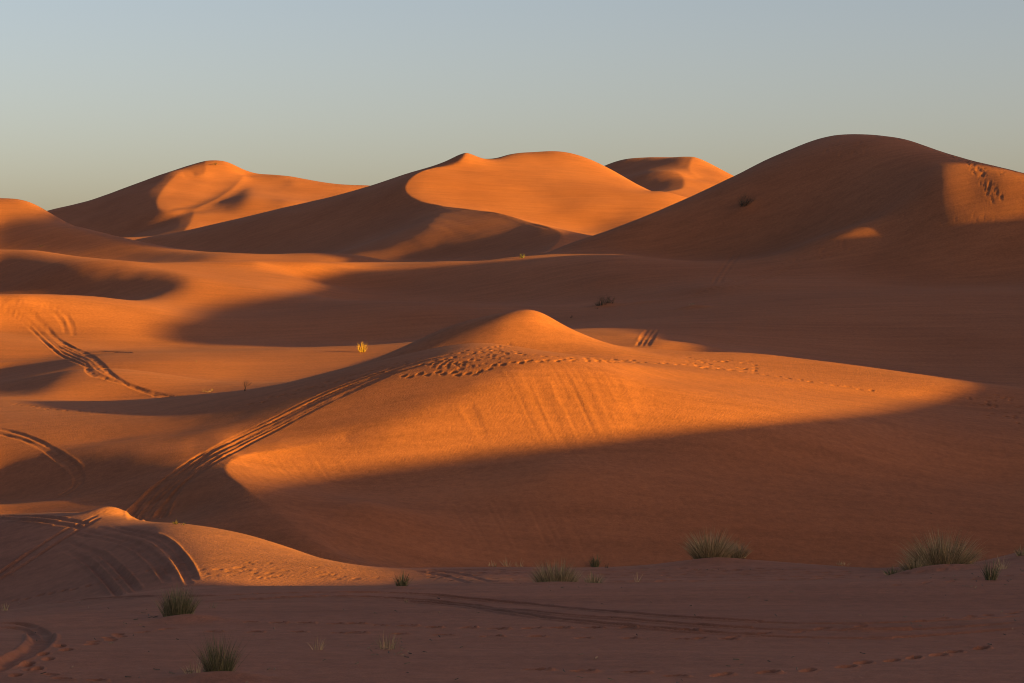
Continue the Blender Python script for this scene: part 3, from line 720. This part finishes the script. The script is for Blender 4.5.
# ------------------------------------------------------------------ plants
def blade_mesh(n, rx, ry, h, spread, wd, droop, lean=(0, 0), hollow=0):
    V_, Fc = [], []
    for _ in range(n):
        a = random.uniform(0, 2 * math.pi); r = math.sqrt(random.uniform(hollow, 1))
        bx, by = math.cos(a) * r * rx * .7, math.sin(a) * r * ry * .7
        out = Vector((math.cos(a) * r * rx, math.sin(a) * r * ry, 0)) / max(rx, .01)
        ln = h * random.triangular(.3, 1.15, .8) * (1 - .4 * r * r)
        d = Vector((out.x * spread + random.gauss(0, .22) + lean[0], out.y * spread + random.gauss(0, .22) + lean[1], 1)).normalized()
        w = wd * random.uniform(.7, 1.3); th = random.uniform(0, math.pi)
        side = Vector((math.cos(th), math.sin(th) * .6, 0)) * w / 2
        p = Vector((bx, by, -.03)); seg = 4; b0 = len(V_)
        for s in range(seg + 1):
            f = s / seg
            k = (1 - f) ** .7
            V_.append(p - side * k); V_.append(p + side * k + Vector((0, 0, .001)))
            d = (d + Vector((out.x, out.y, -.25)) * droop * (f + .2) * random.uniform(.5, 1.2)).normalized()
            p = p + d * ln / seg
        for s in range(seg):
            i = b0 + 2 * s; Fc.append((i, i + 1, i + 3, i + 2))
    return np.array([tuple(v) for v in V_]), np.array(Fc)

def twig_mesh(n, h, spread, rad, depth=3, flat=1.):
    V_, Fc = [], []
    def seg(p, q, r0, r1):
        d = (q - p).normalized(); u = d.orthogonal().normalized(); v = d.cross(u); b = len(V_)
        for c, r in ((p, r0), (q, r1)):
            for k in range(4):
                a = k * math.pi / 2; V_.append(c + u * math.cos(a) * r + v * math.sin(a) * r)
        for k in range(4):
            Fc.append((b + k, b + (k + 1) % 4, b + 4 + (k + 1) % 4, b + 4 + k))
    def grow(p, d, ln, r, k):
        for _ in range(3):
            q = p + d * ln / 3; seg(p, q, r, r * .8); r *= .8; p = q
            d = (d + Vector((random.gauss(0, .2), random.gauss(0, .2), random.gauss(.03, .12)))).normalized()
        if k > 0:
            for _ in range(3):
                e = (d + Vector((random.gauss(0, .55), random.gauss(0, .55), random.gauss(.1, .3)))).normalized()
                grow(p, e, ln * random.uniform(.5, .75), r * .8, k - 1)
    for _ in range(n):
        a = random.uniform(0, 2 * math.pi)
        d = Vector((math.cos(a) * spread * random.uniform(.4, 1.2), math.sin(a) * spread, flat)).normalized()
        grow(Vector((random.gauss(0, .04) * h, random.gauss(0, .04) * h, -.03)), d, h * .5, rad, depth)
    return np.array([tuple(v) for v in V_]), np.array(Fc)

from mathutils import Vector
def tuft(px, py, hp, wp, n, mat, label, dry=STRAW, dryn=.3, spread=.5, droop=.25, lean=(0, 0), wd=.55, depth_ratio=.8, cat='grass tuft', group='grass tufts on the sand', dmin=0, name='grass_tuft'):
    """hp, wp: height and width in picture pixels at the place where it grows"""
    p = on_sand(px, py, dmin); d = p[1]; h = 1.22 * hp * d / F; rx = wp * d / F / 2 * .85
    p[2] += 0
    w = wd * d / F
    v, f = blade_mesh(n, rx, rx * depth_ratio, h, spread, w, droop, lean)
    o = add_mesh(name, v, f, mat, loc=tuple(p)); tag(o, label, cat, group)
    if dryn:
        v, f = blade_mesh(max(int(n * dryn), 4), rx * 1.15, rx * depth_ratio * 1.1, h * 1.05, spread * 1.15, w * .8, droop * 1.2, lean)
        add_mesh('dry_blades', v, f, dry, parent=o)
    return o

def shrub(px, py, hp, n, label, mat=DARK, spread=.8, depth=2, flat=1., leaves=None, leafn=0, group='small dark desert shrubs', dmin=0, cat='shrub'):
    p = on_sand(px, py, dmin); d = p[1]; h = hp * d / F
    v, f = twig_mesh(n, h, spread, .022 * h + .15 * d / F * .5, depth, flat)
    o = add_mesh('desert_shrub', v, f, mat, loc=tuple(p)); tag(o, label, cat, group)
    if leaves:
        v, f = blade_mesh(leafn, h * .45, h * .4, h, .7, .45 * d / F, .1)
        add_mesh('leaves', v, f, leaves, parent=o)
    return o

tuft(178, 618, 31, 40, 520, GREEN, 'dark green grass tuft on a little sand mound at the left of the foreground', OLIVE, .8, .28, .1, (.05, 0))
tuft(213, 608, 9, 9, 16, OLIVE, 'tiny sprig of grass just right of the dark green tuft', None, 0, .4)
tuft(219, 676, 41, 38, 420, GREEN, 'green tufted grass, nearest to the camera in the lower left', OLIVE, .8, .3, .08)
tuft(194, 677, 24, 26, 60, STRAW, 'pale thin dry blades just left of the nearest green tuft', None, 0, .45, .2)
tuft(388, 649, 21, 26, 42, OLIVE, 'sparse upright pale blades alone on the foreground sand left of centre', STRAW, .6, .3, .08)
tuft(318, 650, 17, 18, 24, STRAW, 'very thin wispy sprig between the two foreground tufts of blades', None, 0, .45, .15)
tuft(402, 587, 17, 15, 150, GREEN, 'small dark tuft at the tip of the orange sunlit sand tongue', OLIVE, .3, .4, .15)
tuft(407, 603, 6, 7, 12, OLIVE, 'tiny sprig below the tuft at the tip of the orange tongue', None, 0, .4)
tuft(556, 584, 24, 62, 560, OLIVE, 'wide pale olive bush of grass in the middle of the foreground ridge', STRAW, .5, .5, .15)
tuft(594, 584, 15, 26, 90, OLIVE, 'low sparse grass at the right foot of the wide olive bush', STRAW, .5, .5, .2)
tuft(595, 566.5, 12, 11, 120, GREEN, 'small round dark tuft behind the wide olive bush', OLIVE, .3, .35, .1)
tuft(607, 568, 8, 5, 10, DARK, 'thin dead stalk right of the small round dark tuft', None, 0, .2, name='dry_stalk', cat='stalk')
for x, h_, lb in ((492, 7, 'leftmost low straw wisp on the ridge left of the wide olive bush'), (507, 12, 'tallest straw wisp on the ridge left of the wide olive bush'), (519, 8, 'short straw wisp on the ridge nearest the wide olive bush')):
    tuft(x, 566.5, h_, 12, 18, STRAW, lb, None, 0, .5, .1, group='straw wisps on the ridge')
tuft(637, 582, 12, 8, 10, STRAW, 'single faint upright wisp right of the wide olive bush', None, 0, .3, .05)
tuft(710, 558.5, 29, 50, 560, OLIVE, 'domed straw-topped grass clump on the ridge right of centre', STRAW, 1.1, .75, .2)
tuft(736, 557.5, 18, 28, 260, OLIVE, 'lower clump joined to the right side of the domed straw-topped clump', STRAW, .7, .75, .2)
tuft(942, 569, 39, 76, 900, OLIVE, 'largest domed grass clump at the right, dark beneath and straw on top', STRAW, 1., .8, .22)
tuft(915, 571, 18, 34, 260, OLIVE, 'trailing grass along the left skirt of the largest domed clump', STRAW, .6, .8, .25, (-.2, 0))
tuft(893, 575, 10, 22, 120, GREEN, 'low green clump at the far left foot of the largest domed clump', STRAW, .4, .8, .25)
tuft(991, 580, 25, 17, 110, GREEN, 'upright blue green tuft of stiff blades near the right edge', OLIVE, .25, .35, .12)
tuft(1001, 569, 16, 16, 30, STRAW, 'faint dry wisps behind the stiff tuft near the right edge', None, 0, .5, .2)
tuft(1021, 556, 12, 12, 60, OLIVE, 'small brown tuft cut by the right edge of the picture', STRAW, .4, .5, .2)
tuft(842, 565, 5, 24, 34, STRAW, 'row of low pale stubble on the ridge left of the largest clump', None, 0, .6, .1, depth_ratio=.3)
tuft(176, 524, 5, 10, 40, DARK, 'tiny dark tuft on the crest of the low dune at left', None, 0, .5, .2)
tuft(184, 525, 3.5, 8, 20, DARK, 'smaller of the two specks of grass on the low dune crest', None, 0, .5, .2)
tuft(5, 611, 10, 8, 24, STRAW, 'pale sunlit tuft at the left edge below the low dune', None, 0, .4, .1)
tuft(362, 352, 11, 9, 46, YELLOW, 'small yellow bush on the sunlit flat casting a long shadow', YELLOW, .5, .55, .05, group='plants on the sunlit flat')
shrub(245, 391, 11, 5, 'dark upright leafless shrub at the edge of the sunlit flat', DARK, .45, 3, 1., group='plants on the sunlit flat')
shrub(208, 392, 7, 6, 'low spread of bare dry twigs left of the upright leafless shrub', TWIG, 1.6, 2, .45, group='plants on the sunlit flat')
shrub(601, 307, 12, 7, 'left of two dark shrubs on the shaded slope behind the peak', DARK, .5, 2, 1., DARK, 70)
shrub(609, 306, 12, 7, 'right of two dark shrubs on the shaded slope behind the peak', DARK, .6, 2, 1., DARK, 70)
shrub(597, 309, 4, 3, 'low dead branch at the foot of the two dark shrubs', DARK, 1.4, 1, .4)
shrub(570, 318, 4, 4, 'small low shrub just right of the peak of the middle dune', DARK, 1.2, 2, .6)
shrub(692, 308, 7, 4, 'pale wispy bush on a small hump of the big shaded slope', TWIG, .8, 2, .8, STRAW, 40)
shrub(745, 207, 14, 8, 'dark spiky shrub alone high on the big dark dune', DARK, .8, 3, .9, DARK, 90)
shrub(522, 258, 6, 4, 'dark speck of a shrub on the saddle under the pointed dune', DARK, .8, 2, .8, GREEN, 30)
shrub(41, 247, 4, 4, 'tiny dark shrub on the shaded slope at the left', DARK, .9, 1, .7)
shrub(931, 514, 3, 4, 'lone dark speck of dry twigs on the lower shaded face of the middle dune', DARK, 1., 1, .8)
shrub(216, 165, 5, 9, 'dark patch of scrub just under the top of the farthest left dune', DARK, 1.8, 2, .5, group='scrub on the farthest dunes')
shrub(225, 160.5, 3, 4, 'tiny bush on the very top of the farthest left dune', DARK, .8, 1, .8, group='scrub on the farthest dunes')
shrub(652, 156, 4, 4, 'tiny bush on the top of the farthest right dune', DARK, .5, 1, 1., group='scrub on the farthest dunes')
shrub(197, 362, 3, 3, 'tiny dry stub in the middle of the sunlit flat', TWIG, 1., 1, .6, group='plants on the sunlit flat')

# bits of dry stem lying about in the foreground
LV, LF = [], []
for _ in range(230):
    if random.random() < .6:
        cx, cy, sx_, sy_ = random.choice([(180, 620, 30, 4), (215, 678, 34, 5), (560, 586, 45, 3), (716, 562, 45, 3), (940, 574, 55, 5), (388, 652, 18, 3), (990, 583, 20, 3)])
        x_, y_ = random.gauss(cx, sx_), random.gauss(cy, sy_)
    else:
        x_, y_ = random.uniform(-20, 1044), random.uniform(592, 690)
    if y_ > 700: continue
    p = on_sand(x_, max(y_, 570)); a = random.uniform(0, math.pi); l_ = random.uniform(.03, .14); w_ = random.uniform(.006, .014)
    d1, d2 = Vector((math.cos(a), math.sin(a), 0)) * l_ / 2, Vector((-math.sin(a), math.cos(a), 0)) * w_
    c0 = Vector(p) + Vector((0, 0, .012)); t_ = Vector((0, 0, random.uniform(0, .03))); b = len(LV)
    for k_ in (c0 - d1 - d2, c0 + d1 - d2 + t_, c0 + d1 + d2 + t_, c0 - d1 + d2, c0 - d1 + Vector((0, 0, w_ * 1.6)), c0 + d1 + t_ + Vector((0, 0, w_ * 1.6))): LV.append(tuple(k_))
    LF += [(b, b + 1, b + 5, b + 4), (b + 3, b + 2, b + 5, b + 4), (b, b + 1, b + 2, b + 3)]
o = add_mesh('dry_litter', np.array(LV), np.array(LF), TWIG)
tag(o, 'small broken bits of dry stem scattered over the foreground sand', 'litter', kind='stuff')

# ------------------------------------------------------------------ thin dry air over the dunes

# ------------------------------------------------------------------ camera, light, sky
cam = bpy.data.cameras.new('camera'); co = bpy.data.objects.new('camera', cam); col.objects.link(co)
cam.sensor_width = 36; cam.lens = 36 * F / 1024
cam.clip_start = .5; cam.clip_end = 30000
co.location = (0, 0, CAMZ)
co.rotation_euler = (math.pi / 2, 0, 0); cam.shift_y = (YH - 341.5) / 1024
bpy.context.scene.camera = co
sl = bpy.data.lights.new('sun', 'SUN'); so = bpy.data.objects.new('sun', sl); col.objects.link(so)
sl.energy = 5; sl.angle = math.radians(.53); sl.color = (1, 0.53, 0.03)
from mathutils import Vector
so.rotation_euler = Vector((CP * math.cos(SUN_EL), -SP * math.cos(SUN_EL), math.sin(SUN_EL))).to_track_quat('Z', 'Y').to_euler()
so.location = (60, -30, 60)
w = bpy.data.worlds.new('World'); bpy.context.scene.world = w; w.use_nodes = True
nt = w.node_tree; bg = nt.nodes['Background']
sky = nt.nodes.new('ShaderNodeTexSky'); sky.sky_type = 'NISHITA'; sky.sun_disc = False
sky.sun_elevation = SUN_EL; sky.sun_rotation = math.radians(120)
sky.altitude = 100; sky.air_density = 0.7; sky.dust_density = 2.5; sky.ozone_density = 1.5
hs = nt.nodes.new('ShaderNodeMix'); hs.data_type = 'RGBA'; hs.blend_type = 'MULTIPLY'; hs.inputs[0].default_value = 1
hs.inputs[7].default_value = (1.32, 0.99, 0.84, 1)   # white balance of the sky light
nt.links.new(sky.outputs[0], hs.inputs[6]); nt.links.new(hs.outputs[2], bg.inputs[0]); bg.inputs[1].default_value = 0.055
sc_ = bpy.context.scene
sc_.view_settings.view_transform = 'Standard'; sc_.view_settings.look = 'None'
sc_.view_settings.exposure = 2.14; sc_.view_settings.gamma = 1
sc_.cycles.max_bounces = 6; sc_.cycles.diffuse_bounces = 3
sc_.cycles.use_denoising = True; sc_.cycles.filter_width = 1.0
